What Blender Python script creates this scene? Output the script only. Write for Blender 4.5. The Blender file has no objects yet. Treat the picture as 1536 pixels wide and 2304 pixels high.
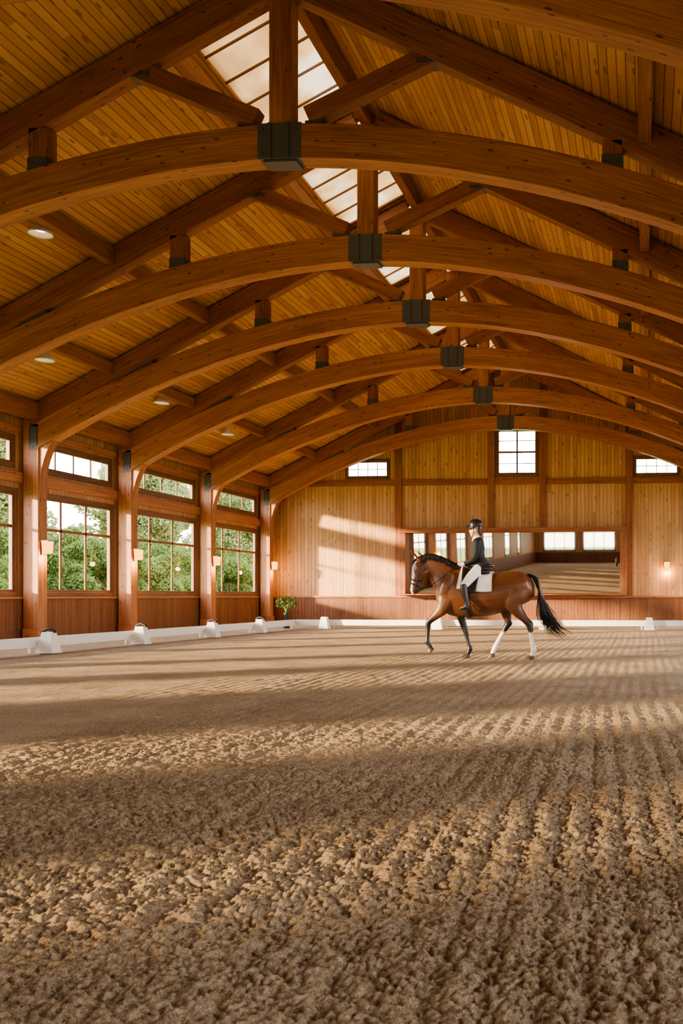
import bpy, math, random
import numpy as np
from mathutils import Vector, Matrix
random.seed(7); np.random.seed(7)
scene=bpy.context.scene
COL=scene.collection
rnd=random.uniform

# ------------------------------------------------------------------ materials
class NT:
    def __init__(s,name):
        s.m=bpy.data.materials.new(name); s.m.use_nodes=True
        s.t=s.m.node_tree; s.t.nodes.clear()
        s.out=s.t.nodes.new('ShaderNodeOutputMaterial')
    def n(s,typ,props=None,**inp):
        nd=s.t.nodes.new(typ)
        for k,v in (props or {}).items(): setattr(nd,k,v)
        for k,v in inp.items():
            key=k.replace('_',' ')
            s.set(nd,key,v)
        return nd
    def set(s,nd,key,v):
        sock=nd.inputs[key]
        if isinstance(v,bpy.types.NodeSocket): s.t.links.new(v,sock)
        elif isinstance(v,bpy.types.Node): s.t.links.new(v.outputs[0],sock)
        else: sock.default_value=v
    def math(s,op,a,b=None,c=None,clamp=False):
        nd=s.t.nodes.new('ShaderNodeMath'); nd.operation=op; nd.use_clamp=clamp
        for i,v in enumerate((a,b,c)):
            if v is not None: s.set(nd,i,v)
        return nd.outputs[0]
    def comb(s,x,y,z):
        nd=s.t.nodes.new('ShaderNodeCombineXYZ')
        for i,v in enumerate((x,y,z)): s.set(nd,i,v)
        return nd.outputs[0]
    def ramp(s,fac,stops):
        nd=s.t.nodes.new('ShaderNodeValToRGB'); s.set(nd,0,fac)
        e=nd.color_ramp.elements
        while len(e)<len(stops): e.new(.5)
        for el,(p,c) in zip(e,stops):
            el.position=p; el.color=(*c,1)
        return nd.outputs[0]
    def mix(s,fac,a,b,typ='MIX'):
        nd=s.t.nodes.new('ShaderNodeMix'); nd.data_type='RGBA'; nd.blend_type=typ
        s.set(nd,0,fac); s.set(nd,6,a if not isinstance(a,tuple) else (*a,1)); s.set(nd,7,b if not isinstance(b,tuple) else (*b,1))
        return nd.outputs[2]
    def noise(s,vec,scale,detail=3,rough=.5):
        nd=s.n('ShaderNodeTexNoise'); 
        if vec is not None: s.set(nd,'Vector',vec)
        nd.inputs['Scale'].default_value=scale; nd.inputs['Detail'].default_value=detail; nd.inputs['Roughness'].default_value=rough
        return nd.outputs[0]
    def bsdf(s,color,rough=.5,metal=0,bump=None,bstr=.3,bdist=.01,spec=.5,**kw):
        p=s.n('ShaderNodeBsdfPrincipled')
        s.set(p,'Base Color',color if not isinstance(color,tuple) else (*color,1))
        s.set(p,'Roughness',rough); s.set(p,'Metallic',metal); s.set(p,'Specular IOR Level',spec)
        if bump is not None:
            b=s.n('ShaderNodeBump'); s.set(b,'Height',bump); s.set(b,'Strength',bstr); s.set(b,'Distance',bdist)
            s.set(p,'Normal',b)
        for k,v in kw.items(): s.set(p,k.replace('_',' '),v)
        return p
    def done(s,sh):
        s.t.links.new(sh.outputs[0],s.out.inputs[0]); return s.m

def simple(name,col,rough=.5,metal=0,var=.15,scale=8,spec=.5,**kw):
    t=NT(name); tc=t.n('ShaderNodeTexCoord')
    f=t.noise(tc.outputs['Object'],scale,4)
    c=t.mix(f,tuple(max(0,x*(1-var)) for x in col),tuple(min(1,x*(1+var)) for x in col))
    return t.done(t.bsdf(c,rough,metal,bump=f,bstr=.08,spec=spec,**kw))

def planks(name,across,along,width,dark,mid,light,rough=.5,knots=True):
    t=NT(name); tc=t.n('ShaderNodeTexCoord'); sp=t.n('ShaderNodeSeparateXYZ',Vector=tc.outputs['Object'])
    A=sp.outputs[across]; L=sp.outputs[along]
    q=t.math('DIVIDE',A,width); idx=t.math('FLOOR',q); fr=t.math('FRACT',q)
    wn=t.n('ShaderNodeTexWhiteNoise',{'noise_dimensions':'1D'}); t.set(wn,'W',idx)
    rv0=wn.outputs[0]
    seg=t.math('FLOOR',t.math('DIVIDE',t.math('ADD',L,t.math('MULTIPLY',rv0,9.)),4.2))
    wn2=t.n('ShaderNodeTexWhiteNoise',{'noise_dimensions':'2D'}); t.set(wn2,'Vector',t.comb(idx,seg,0.))
    rv=wn2.outputs[0]
    gv=t.comb(t.math('MULTIPLY',A,26.),t.math('ADD',t.math('MULTIPLY',L,1.4),t.math('MULTIPLY',rv,37.)),idx)
    g=t.noise(gv,1.0,5,.6)
    gv2=t.comb(t.math('MULTIPLY',A,5.),t.math('ADD',t.math('MULTIPLY',L,.5),t.math('MULTIPLY',rv,91.)),idx)
    g2=t.noise(gv2,1.0,3)
    f=t.math('ADD',t.math('MULTIPLY',rv,.38),t.math('ADD',t.math('MULTIPLY',g,.60),t.math('MULTIPLY',t.math('SUBTRACT',g2,.5),.6)))
    c=t.ramp(f,[(.1,dark),(.5,mid),(.9,light)])
    if knots:
        v=t.n('ShaderNodeTexVoronoi'); t.set(v,'Vector',t.comb(t.math('MULTIPLY',A,9.),t.math('ADD',t.math('MULTIPLY',L,2.6),t.math('MULTIPLY',rv,13.)),idx)); v.inputs['Scale'].default_value=.8
        k=t.math('LESS_THAN',v.outputs['Distance'],.19)
        vs=t.n('ShaderNodeSeparateColor',Color=v.outputs['Color'])
        k=t.math('MULTIPLY',k,t.math('GREATER_THAN',vs.outputs[0],.45))
        c=t.mix(t.math('MULTIPLY',k,.6),c,tuple(x*.4 for x in dark))
    e=t.math('MINIMUM',fr,t.math('SUBTRACT',1.,fr))
    ed=t.math('DIVIDE',e,.08,clamp=True)
    c=t.mix(t.math('MULTIPLY',t.math('SUBTRACT',1.,ed),.8),c,tuple(x*.18 for x in dark))
    h=t.math('ADD',ed,t.math('MULTIPLY',g,.12))
    return t.done(t.bsdf(c,rough,bump=h,bstr=.6,bdist=.012))

def beamwood(name,dark,mid,light,rough=.5):
    t=NT(name); uv=t.n('ShaderNodeUVMap'); uv.uv_map='UVMap'; sp=t.n('ShaderNodeSeparateXYZ',Vector=uv.outputs[0])
    oi=t.n('ShaderNodeObjectInfo'); r=oi.outputs['Random']
    U=t.math('ADD',sp.outputs[0],t.math('MULTIPLY',r,53.)); V=sp.outputs[1]
    g=t.noise(t.comb(t.math('MULTIPLY',U,1.3),t.math('MULTIPLY',V,45.),t.math('MULTIPLY',r,9.)),1.,5,.65)
    g2=t.noise(t.comb(t.math('MULTIPLY',U,.35),t.math('MULTIPLY',V,5.),r),1.,3)
    f=t.math('ADD',t.math('MULTIPLY',g,1.15),t.math('MULTIPLY',g2,.55)); f=t.math('SUBTRACT',f,.35)
    c=t.ramp(f,[(.25,dark),(.5,mid),(.75,light)])
    lam=t.math('FRACT',t.math('DIVIDE',V,.09)); lam=t.math('LESS_THAN',lam,.05)
    c=t.mix(t.math('MULTIPLY',lam,.35),c,tuple(x*.3 for x in dark))
    v=t.n('ShaderNodeTexVoronoi'); t.set(v,'Vector',t.comb(t.math('MULTIPLY',U,3.2),t.math('MULTIPLY',V,9.),r)); v.inputs['Scale'].default_value=1.
    vs=t.n('ShaderNodeSeparateColor',Color=v.outputs['Color'])
    k=t.math('MULTIPLY',t.math('LESS_THAN',v.outputs['Distance'],.15),t.math('GREATER_THAN',vs.outputs[0],.40))
    c=t.mix(t.math('MULTIPLY',k,.75),c,tuple(x*.25 for x in dark))
    return t.done(t.bsdf(c,rough,bump=g,bstr=.25,bdist=.006))

M={}
M['roof']=planks('ceiling_boards',0,1,.135,(.37,.165,.066),(.63,.335,.145),(.78,.47,.235))
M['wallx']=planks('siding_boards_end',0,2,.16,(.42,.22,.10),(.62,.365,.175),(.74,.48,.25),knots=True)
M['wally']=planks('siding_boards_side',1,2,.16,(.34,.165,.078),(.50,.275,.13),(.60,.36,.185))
M['wainx']=planks('wainscot_boards_end',0,2,.14,(.13,.048,.020),(.20,.078,.031),(.27,.115,.046))
M['wainy']=planks('wainscot_boards_side',1,2,.14,(.14,.052,.021),(.21,.083,.033),(.29,.12,.049))
M['beam']=beamwood('glulam_timber',(.24,.088,.038),(.42,.172,.072),(.56,.27,.125))
M['beamd']=beamwood('stained_timber',(.18,.064,.028),(.33,.130,.055),(.45,.195,.090))
M['frame']=beamwood('window_timber',(.11,.048,.022),(.20,.092,.042),(.28,.14,.07))
M['steel']=simple('charcoal_steel',(.095,.100,.11),.45,.0,var=.2,scale=20)
M['white']=simple('white_plastic',(.80,.79,.76),.45,0,var=.04)
M['black']=simple('black_rubber',(.015,.015,.016),.6)
M['dleather']=simple('black_leather',(.016,.014,.013),.32,0,var=.3,scale=40)
M['lawn']=simple('lawn_grass',(.12,.20,.06),.9,0,var=.4,scale=1.5)
M['bark']=simple('bark',(.10,.065,.04),.9,0,var=.4)
M['vase']=simple('dark_vase',(.03,.028,.026),.4)

t=NT('window_glass'); tr=t.n('ShaderNodeBsdfTransparent'); gl=t.n('ShaderNodeBsdfGlossy'); gl.inputs['Roughness'].default_value=.02
fr=t.n('ShaderNodeFresnel'); fr.inputs[0].default_value=1.3
mx=t.n('ShaderNodeMixShader'); t.set(mx,0,t.math('MULTIPLY',fr.outputs[0],.6)); t.set(mx,1,tr); t.set(mx,2,gl); M['glass']=t.done(mx)
t=NT('mirror_glass'); M['mirror']=t.done(t.bsdf((.52,.48,.42),.02,1.0))
def leafmat(name,c1,c2):
    t=NT(name); oi=t.n('ShaderNodeObjectInfo'); tc=t.n('ShaderNodeTexCoord')
    f=t.noise(tc.outputs['Object'],1.1,4); f=t.math('ADD',t.math('MULTIPLY',f,1.3),t.math('MULTIPLY',oi.outputs['Random'],.3)); f=t.math('SUBTRACT',f,.3)
    c=t.mix(f,c1,c2)
    d=t.n('ShaderNodeBsdfDiffuse',Color=c); tl=t.n('ShaderNodeBsdfTranslucent',Color=c)
    m=t.n('ShaderNodeMixShader'); m.inputs[0].default_value=.35; t.set(m,1,d); t.set(m,2,tl)
    return t.done(m)
M['leaf']=leafmat('shrub_leaves',(.05,.095,.028),(.22,.28,.09))
M['leaf2']=leafmat('tree_leaves',(.18,.22,.09),(.38,.40,.19))
t=NT('frosted_skylight_emissive'); tc=t.n('ShaderNodeTexCoord')
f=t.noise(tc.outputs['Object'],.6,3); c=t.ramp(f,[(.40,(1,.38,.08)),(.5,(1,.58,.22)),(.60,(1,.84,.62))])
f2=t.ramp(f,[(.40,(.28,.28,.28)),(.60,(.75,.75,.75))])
e=t.n('ShaderNodeEmission',Color=c,Strength=f2); tl=t.n('ShaderNodeBsdfTranslucent'); tl.inputs[0].default_value=(.045,.032,.016,1)  # added emission stands in for daylight coming through the frosted pane
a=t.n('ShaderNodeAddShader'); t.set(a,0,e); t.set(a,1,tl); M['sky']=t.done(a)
def emis(name,c,s):
    t=NT(name); tc=t.n('ShaderNodeTexCoord'); f=t.noise(tc.outputs['Object'],3.,2)
    return t.done(t.n('ShaderNodeEmission',Color=t.mix(f,c,tuple(min(1,x*1.08) for x in c)),Strength=s))
M['shade']=emis('glowing_lamp_shade',(1,.30,.02),3.2)
M['bulb']=emis('warm_lamp_disc',(1,.70,.38),5)

# sand
t=NT('raked_arena_sand'); tc=t.n('ShaderNodeTexCoord'); O=tc.outputs['Object']
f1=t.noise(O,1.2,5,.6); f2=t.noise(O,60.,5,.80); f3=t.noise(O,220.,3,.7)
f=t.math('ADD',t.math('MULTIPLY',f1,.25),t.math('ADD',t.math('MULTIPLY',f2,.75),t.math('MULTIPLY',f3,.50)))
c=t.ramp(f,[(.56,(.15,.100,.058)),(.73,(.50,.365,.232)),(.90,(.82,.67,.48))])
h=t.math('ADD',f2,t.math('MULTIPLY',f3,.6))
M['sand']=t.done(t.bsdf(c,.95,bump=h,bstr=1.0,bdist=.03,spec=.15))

# ------------------------------------------------------------------ mesh helpers
import bmesh
def info(o,label=None,cat=None,group=None,kind=None):
    if label:o['label']=label
    if cat:o['category']=cat
    if group:o['group']=group
    if kind:o['kind']=kind
    return o
def newobj(name,me,parent=None,loc=(0,0,0)):
    o=bpy.data.objects.new(name,me); COL.objects.link(o); o.location=loc
    if parent: o.parent=parent
    return o
def empty(name,loc):
    o=bpy.data.objects.new(name,None); o.empty_display_size=.3; COL.objects.link(o); o.location=loc; return o
def fixn(me):
    bm=bmesh.new(); bm.from_mesh(me); bmesh.ops.recalc_face_normals(bm,faces=bm.faces); bm.to_mesh(me); bm.free()
class MB:
    def __init__(s): s.v=[];s.f=[];s.uv=[];s.mi=[];s.cur=0
    def face(s,idx,uv=None):
        s.f.append(tuple(idx)); s.mi.append(s.cur)
        s.uv.extend(uv if uv else [(0,0)]*len(idx))
    def box(s,x0,x1,y0,y1,z0,z1):
        b=len(s.v); P=[(x,y,z) for z in (z0,z1) for y in (y0,y1) for x in (x0,x1)]
        s.v+=P
        d=[x1-x0,y1-y0,z1-z0]; la=d.index(max(d)); o=[i for i in range(3) if i!=la]
        for k,q in enumerate([(0,2,3,1),(4,5,7,6),(0,1,5,4),(2,6,7,3),(0,4,6,2),(1,3,7,5)]):
            s.face([b+i for i in q],[(P[i][la]+P[i][o[0]]*.37,P[i][o[0]]+P[i][o[1]]*1.0) for i in q])
        return s
    def rings(s,R,uvs=True,cap=True,close=True):
        b=len(s.v); n=len(R[0])
        for r in R: s.v+= [tuple(p) for p in r]
        L=[0]
        for i in range(1,len(R)):
            c0=sum((Vector(p) for p in R[i-1]),Vector())/n; c1=sum((Vector(p) for p in R[i]),Vector())/n
            L.append(L[-1]+(c1-c0).length)
        per=[0]
        for k in range(n): per.append(per[-1]+(Vector(R[0][(k+1)%n])-Vector(R[0][k])).length)
        m=n if close else n-1
        for i in range(len(R)-1):
            for k in range(m):
                k2=(k+1)%n
                s.face((b+i*n+k,b+i*n+k2,b+(i+1)*n+k2,b+(i+1)*n+k),[(L[i],per[k]),(L[i],per[k+1]),(L[i+1],per[k+1]),(L[i+1],per[k])])
        if cap:
            s.face([b+k for k in range(n)][::-1],[(R[0][k][0]*.1,per[k]) for k in range(n)])
            e=b+(len(R)-1)*n
            s.face([e+k for k in range(n)],[(R[-1][k][0]*.1,per[k]) for k in range(n)])
        return s
    def beam(s,pts,lat,w,hs):
        pts=[Vector(p) for p in pts]; lat=Vector(lat).normalized(); R=[]
        if not hasattr(hs,'__len__'): hs=[hs]*len(pts)
        for i,p in enumerate(pts):
            tt=(pts[min(i+1,len(pts)-1)]-pts[max(i-1,0)]).normalized(); nn=tt.cross(lat).normalized()
            a=lat*(w/2); c=nn*(hs[i]/2)
            R.append([p-a-c,p+a-c,p+a+c,p-a+c])
        return s.rings(R)
    def tube(s,pts,rad,n=8,lat=(0,1,0),cap=True):
        pts=[Vector(p) for p in pts]; R=[]
        if not hasattr(rad,'__len__'): rad=[rad]*len(pts)
        lat=Vector(lat)
        for i,p in enumerate(pts):
            tt=(pts[min(i+1,len(pts)-1)]-pts[max(i-1,0)])
            if tt.length<1e-9: tt=Vector((0,0,1))
            tt.normalize(); l=lat-tt*lat.dot(tt)
            if l.length<.05: l=Vector((1,0,0))-tt*tt.x
            l.normalize(); nn=tt.cross(l)
            r=rad[i]; a,b=(r if hasattr(r,'__len__') else (r,r))
            R.append([p+l*(a*math.cos(2*math.pi*k/n))+nn*(b*math.sin(2*math.pi*k/n)) for k in range(n)])
        return s.rings(R,cap=cap)
    def lathe(s,prof,c=(0,0,0),n=20,cap=True):
        return s.rings([[Vector((c[0]+r*math.cos(2*math.pi*k/n),c[1]+r*math.sin(2*math.pi*k/n),c[2]+z)) for k in range(n)] for r,z in prof],cap=cap)
    def mesh(s,name,mats):
        me=bpy.data.meshes.new(name); me.from_pydata([tuple(v) for v in s.v],[],s.f)
        uvl=me.uv_layers.new(name='UVMap'); uvl.data.foreach_set('uv',[c for p in s.uv for c in p])
        if not isinstance(mats,(list,tuple)): mats=[mats]
        for m in mats: me.materials.append(m)
        me.polygons.foreach_set('material_index',s.mi); me.update(); return me
    def obj(s,name,mats,parent=None,loc=(0,0,0),bevel=0,smooth=False,fix=True):
        me=s.mesh(name,mats)
        if fix: fixn(me)
        if smooth: me.polygons.foreach_set('use_smooth',[True]*len(me.polygons))
        o=newobj(name,me,parent,loc)
        if bevel:
            b=o.modifiers.new('bevel','BEVEL'); b.width=bevel; b.segments=2; b.limit_method='ANGLE'
        return o

def catmull(P,sub=4):
    P=[np.array(p,float) for p in P]; out=[]
    for i in range(len(P)-1):
        p0=P[max(i-1,0)];p1=P[i];p2=P[i+1];p3=P[min(i+2,len(P)-1)]
        for k in range(sub):
            t=k/sub
            out.append(.5*((2*p1)+(-p0+p2)*t+(2*p0-5*p1+4*p2-p3)*t*t+(-p0+3*p1-3*p2+p3)*t**3))
    out.append(P[-1]); return out
def limb(mb,st,n=14,sub=4,lat=(0,1,0)):
    Q=catmull(st,sub); mb.tube([q[:3] for q in Q],[(max(q[3],.002),max(q[4],.002)) for q in Q],n,lat)
def fuse(name,mb,mat,voxel,it=4,parent=None,loc=(0,0,0)):
    o=mb.obj(name,mat)
    r=o.modifiers.new('r','REMESH'); r.mode='VOXEL'; r.voxel_size=voxel
    if it:
        sm=o.modifiers.new('s','SMOOTH'); sm.factor=.5; sm.iterations=it
    dg=bpy.context.evaluated_depsgraph_get(); dg.update()
    me=bpy.data.meshes.new_from_object(o.evaluated_get(dg)); me.name=name
    old=o.data; bpy.data.objects.remove(o); bpy.data.meshes.remove(old)
    me.polygons.foreach_set('use_smooth',[True]*len(me.polygons))
    if not me.materials: me.materials.append(mat)
    return newobj(name,me,parent,loc)

# ------------------------------------------------------------------ layout
RX=-5.8; XL=-16.5; XR=4.9; YB=36.0; YF=-12.0
def roof(u): return 11.45-.5*abs(u)
T=[9.1,13.2,17.34,21.27,25.32,30.19,35.09]
EAVE=6.1
SK=1.85
mb=MB()
def deck(sgn,u0,u1,y0,y1):
    b=len(mb.v); x0=RX+sgn*u0; x1=RX+sgn*u1
    for th in (0,.12):
        mb.v+=[(x0,y0,roof(u0)+th),(x1,y0,roof(u1)+th),(x1,y1,roof(u1)+th),(x0,y1,roof(u0)+th)]
    for q in [(0,1,2,3),(4,5,6,7),(0,1,5,4),(1,2,6,5),(2,3,7,6),(3,0,4,7)]: mb.face([b+i for i in q])
deck(1,0,11.3,YF-.3,YB+.3); deck(-1,0,.25,YF-.3,YB+.3); deck(-1,SK,11.3,YF-.3,YB+.3)
prev=YF-.3
sky=[(-10.,-5.2),(-5.2,-.4),(-.4,4.4),(4.4,8.2)]+list(zip(T[1:-1],T[2:]))
for a,b_ in sky:
    deck(-1,.25,SK,prev,a+.25); prev=b_-.25
deck(-1,.25,SK,prev,YB+.3)
info(mb.obj('ceiling',M['roof']),kind='structure',label='pitched honey-coloured pine board ceiling with dark knots')
wn=1
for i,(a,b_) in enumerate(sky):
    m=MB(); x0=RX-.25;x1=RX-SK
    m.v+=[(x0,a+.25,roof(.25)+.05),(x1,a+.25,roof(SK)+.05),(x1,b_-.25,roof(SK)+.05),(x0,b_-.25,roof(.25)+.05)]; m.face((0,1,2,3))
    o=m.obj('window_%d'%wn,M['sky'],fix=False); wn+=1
    info(o,kind='structure',label='frosted roof skylight with added warm cream glow for daylight, timber glazing bars')
    L=b_-a-.5; nb=5
    for k in range(nb+1):
        m=MB(); y=a+.25+L*k/nb; w=.022 if k%nb else .10
        m.beam([(RX-.25,y,roof(.25)-.0),(RX-SK,y,roof(SK)-.0)],(0,1,0),w,.04)
        m.obj('glazing_bar',M['frame'],parent=o)
def wall(name,axis,const,th,u0,u1,z0,ztop,holes,mat,gable=False):
    us={u0,u1};zs={z0,ztop}
    for a,b,c,d in holes: us|={a,b}; zs|={c,d}
    if gable:
        n=40
        for k in range(n+1): us.add(u0+(u1-u0)*k/n)
        us.add(RX)
    us=sorted(us);zs=sorted(zs); m=MB()
    for i in range(len(us)-1):
        for j in range(len(zs)-1):
            uc=(us[i]+us[i+1])/2; zc=(zs[j]+zs[j+1])/2
            if any(a<uc<b and c<zc<d for a,b,c,d in holes): continue
            A=[(us[i],zs[j]),(us[i+1],zs[j]),(us[i+1],zs[j+1]),(us[i],zs[j+1])]
            if gable: A=[(u,min(z,roof(u-RX)+.06)) for u,z in A]
            if abs(A[3][1]-A[0][1])<1e-4 and abs(A[2][1]-A[1][1])<1e-4: continue
            b=len(m.v)
            for off in (0,th):
                for u,z in A: m.v.append((const+off,u,z) if axis=='x' else (u,const+off,z))
            m.face((b,b+1,b+2,b+3)); m.face((b+7,b+6,b+5,b+4))
            for k in range(4): m.face((b+k,b+(k+1)%4,b+4+(k+1)%4,b+4+k))
    o=m.obj(name,mat); info(o,kind='structure'); return o
ZW=(1.22,3.88); ZC=(4.6,5.28)
vis=[(a+.32,b-.32) for a,b in zip(T[:-1],T[1:])]
lbL=[(-6.3,-5.4),(-2.8,-1.1),(2.5,5.1),(6.3,8.6)]+vis  # unseen near bays, widths shaped for the sun bands on the sand
lbR=[(-9.6,-6.1),(-4.7,-1.2),(.4,3.6),(5.2,8.4)]+vis
def hol(lb):
    H_=[]
    for a,b in lb: H_+=[(a,b,*ZW),(a+.1,b-.1,*ZC)]
    return H_
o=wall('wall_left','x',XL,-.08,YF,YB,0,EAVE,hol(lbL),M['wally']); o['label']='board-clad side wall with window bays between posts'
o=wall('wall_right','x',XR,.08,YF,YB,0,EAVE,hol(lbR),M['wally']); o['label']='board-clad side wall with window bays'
bh=[(-6.35,-4.6,6.35,8.3),(-12.95,-11.15,6.32,7.0),(-.4,1.4,6.32,7.0)]
o=wall('wall_back','y',YB,.2,XL,XR,0,11.6,bh,M['wallx'],True); o['label']='gabled end wall of vertical golden pine boards'
fh=[(x,x+3.2,*ZW) for x in (-15.6,-11.6,-7.4,-3.2,1.0)]
o=wall('wall_front','y',YF,-.2,XL,XR,0,11.6,fh,M['wallx'],True); o['label']='gabled end wall with a row of windows'

def window(axis,const,sgn,u0,u1,z0,z1,cols,rows,label,fd=.09,portal=True,mat='frame',mw=.07,F=.09):
    global wn
    m=MB()
    def bx(ua,ub,za,zb,d0,d1):
        a=const+sgn*d0;b=const+sgn*d1; a,b=min(a,b),max(a,b)
        if axis=='x': m.box(a,b,ua,ub,za,zb)
        else: m.box(ua,ub,a,b,za,zb)
    bx(u0,u1,z0,z0+F,-fd,.01); bx(u0,u1,z1-F,z1,-fd,.01); bx(u0,u0+F,z0+F,z1-F,-fd,.01); bx(u1-F,u1,z0+F,z1-F,-fd,.01)
    w=(u1-u0-2*F)/cols
    for k in range(1,cols):
        bx(u0+F+w*k-mw/2,u0+F+w*k+mw/2,z0+F,z1-F,-.06,-.02)
    for fr_,tk in rows:
        z=z0+(z1-z0)*fr_
        bx(u0+F,u1-F,z-tk/2,z+tk/2,-.06,-.02)
    bx(u0-.1,u0+.02,z0-.1,z1+.1,0.003,.035); bx(u1-.02,u1+.1,z0-.1,z1+.1,0.003,.035); bx(u0+.02,u1-.02,z1-.02,z1+.1,.003,.035); bx(u0+.02,u1-.02,z0-.1,z0+.02,.003,.07)
    o=m.obj('window_%d'%wn,M[mat],bevel=.005); wn+=1; info(o,kind='structure',label=label)
    g=MB(); c=const-sgn*.04
    if axis=='x': g.v+=[(c,u0+F,z0+F),(c,u1-F,z0+F),(c,u1-F,z1-F),(c,u0+F,z1-F)]
    else: g.v+=[(u0+F,c,z0+F),(u1-F,c,z0+F),(u1-F,c,z1-F),(u0+F,c,z1-F)]
    g.face((0,1,2,3)); g.obj('window_glass',M['glass'],parent=o,fix=False)
    if portal:
        L=bpy.data.lights.new('window_daylight_portal','AREA'); L.shape='RECTANGLE'; L.size=u1-u0; L.size_y=z1-z0; L.cycles.is_portal=True
        lo=bpy.data.objects.new('window_daylight_portal',L); COL.objects.link(lo)
        cc=const-sgn*.19; uc=(u0+u1)/2; zc=(z0+z1)/2
        d=Vector((sgn,0,0)) if axis=='x' else Vector((0,sgn,0))
        lo.location=(cc,uc,zc) if axis=='x' else (uc,cc,zc)
        lo.rotation_euler=d.to_track_quat('-Z','Y').to_euler()
for c,s,lb in ((XL,1,lbL),(XR,-1,lbR)):
    for i,(a,b) in enumerate(lb):
        window('x',c,s,a,b,*ZW,3 if b-a>2 else 1,[(.66,.08)],'three-column timber casement window with transom, garden outside')
        window('x',c,s,a+.1,b-.1,*ZC,4 if b-a>2 else 1,[],'low timber clerestory window with four panes',portal=(s==1 and 4<=i),mw=.045,F=.08)
window('y',YB,-1,*bh[0],2,[(.5,.08),(.25,.03),(.75,.03)],'tall gable window with timber grid muntins',portal=False,mw=.07)
for k in (1,2): window('y',YB,-1,*bh[k],4,[(.5,.028)],'small horizontal gable window with thin muntins',portal=False,mw=.03,F=.05)
for a,b,c,d in fh: window('y',YF,1,a,b,c,d,3,[(.66,.07)],'three-column timber window')

tn=1
def trim(build,mat,label,bevel=.008):
    global tn
    m=MB(); build(m); o=m.obj('trim_%d'%tn,mat,bevel=bevel); tn+=1; info(o,kind='structure',label=label); return o
trim(lambda m:m.box(XL+.003,XL+.06,YF,YB,0,1.06),M['wainy'],'dark stained board wainscot',0)
trim(lambda m:m.box(XR-.06,XR-.003,YF,YB,0,1.06),M['wainy'],'dark stained board wainscot',0)
trim(lambda m:m.box(XL+.06,XR-.06,YB-.06,YB-.003,0,1.06),M['wainx'],'dark stained board wainscot',0)
trim(lambda m:m.box(XL+.06,XR-.06,YF+.003,YF+.06,0,1.06),M['wainx'],'dark stained board wainscot',0)
trim(lambda m:m.box(XL+.003,XL+.12,YF,YB-.13,1.06,1.12),M['beam'],'timber cap rail above wainscot')
trim(lambda m:m.box(XR-.12,XR-.003,YF,YB-.13,1.06,1.12),M['beam'],'timber cap rail above wainscot')
trim(lambda m:m.box(XL+.003,XR-.003,YB-.12,YB-.003,1.06,1.14),M['beam'],'timber cap rail above wainscot')
for a,b in zip(T[:-1],T[1:]):
    for z0_,z1_,dp in ((4.12,4.4,.14),(5.45,5.62,.10)):
        trim(lambda m:m.box(XL+.003,XL+dp,a+.2,b-.2,z0_,z1_),M['beam'],'horizontal timber rail between posts above windows')
for a,b in ((XL+.1,-10.80),(-10.5,-6.75),(-6.45,-4.50),(-4.2,-.8),(-.5,XR-.1)):
    trim(lambda m:m.box(a,b,YB-.10,YB-.003,5.92,6.16),M['beamd'],'dark timber girt across the end wall')
for x,z0,z1 in ((-10.65,1.14,8.9),(-6.6,4.05,10.9),(-4.35,4.05,10.6),(-.65,1.14,8.7)):
    trim(lambda m:m.box(x-.14,x+.14,YB-.14,YB-.003,z0,z1),M['beamd'],'dark vertical timber stud on the end wall')
# floor ------------------------------------------------------------
def hsh(ix,iy,s):
    h=(ix.astype(np.int64)*374761393+iy.astype(np.int64)*668265263+s*974711)&0xffffffff
    h=((h^(h>>13))*1274126177)&0xffffffff
    h=h^(h>>16); return (h&0xffffff)/float(0xffffff)
def vn(x,y,s):
    xi=np.floor(x);yi=np.floor(y);fx=x-xi;fy=y-yi;fx=fx*fx*(3-2*fx);fy=fy*fy*(3-2*fy)
    return (hsh(xi,yi,s)*(1-fx)+hsh(xi+1,yi,s)*fx)*(1-fy)+(hsh(xi,yi+1,s)*(1-fx)+hsh(xi+1,yi+1,s)*fx)*fy
def domes(x,y,s):
    xi=np.floor(x);yi=np.floor(y);best=np.zeros_like(x)
    for dx in (-1,0,1):
        for dy in (-1,0,1):
            cx=xi+dx;cy=yi+dy
            px=cx+hsh(cx,cy,s);py=cy+hsh(cx,cy,s+5);r=.35+.5*hsh(cx,cy,s+9)
            d=((x-px)**2+(y-py)**2)/(r*r)
            best=np.maximum(best,np.clip(1-d,0,1)**.6*r*(.4+hsh(cx,cy,s+11)))
    return best
G=.0075
xs=[-4.2]
while xs[-1]<.45: xs.append(xs[-1]+G)
while xs[-1]<XR: xs.append(xs[-1]+min(.06,(xs[-1]-.35)*.05+.010))
xs[-1]=XR
l=[-4.2];st=G
while l[-1]>XL: st=min(.045,st*1.018); l.append(l[-1]-st)
l[-1]=XL
xs=np.array(sorted(set(l+xs)))
ys=[1.95]
while ys[-1]<3.9: ys.append(ys[-1]+G)
while ys[-1]<YB: ys.append(ys[-1]*1.0019)
ys[-1]=YB
ys=np.array([YF,-8,-4,-2,-1,0,.9,1.5]+ys)
X,Y=np.meshgrid(xs,ys); nx=len(xs);ny=len(ys)
stepx=np.gradient(xs)[None,:]; stepy=np.gradient(ys)[:,None]
stp=np.maximum(stepx+0*Y,stepy+0*X)
def fade(sz): return np.clip(1.7-stp/sz*2.0,0,1)
wx=X+.026*vn(X/.05,Y/.05,1)+.014*vn(X/.022,Y/.022,61); wy=Y+.026*vn(X/.05,Y/.05,2)+.014*vn(X/.022,Y/.022,62)
Z=.020*(domes(wx/.030,wy/.030,3)-.35)*fade(.034)*(.3+.9*vn(X*3,Y*3,8))
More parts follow.
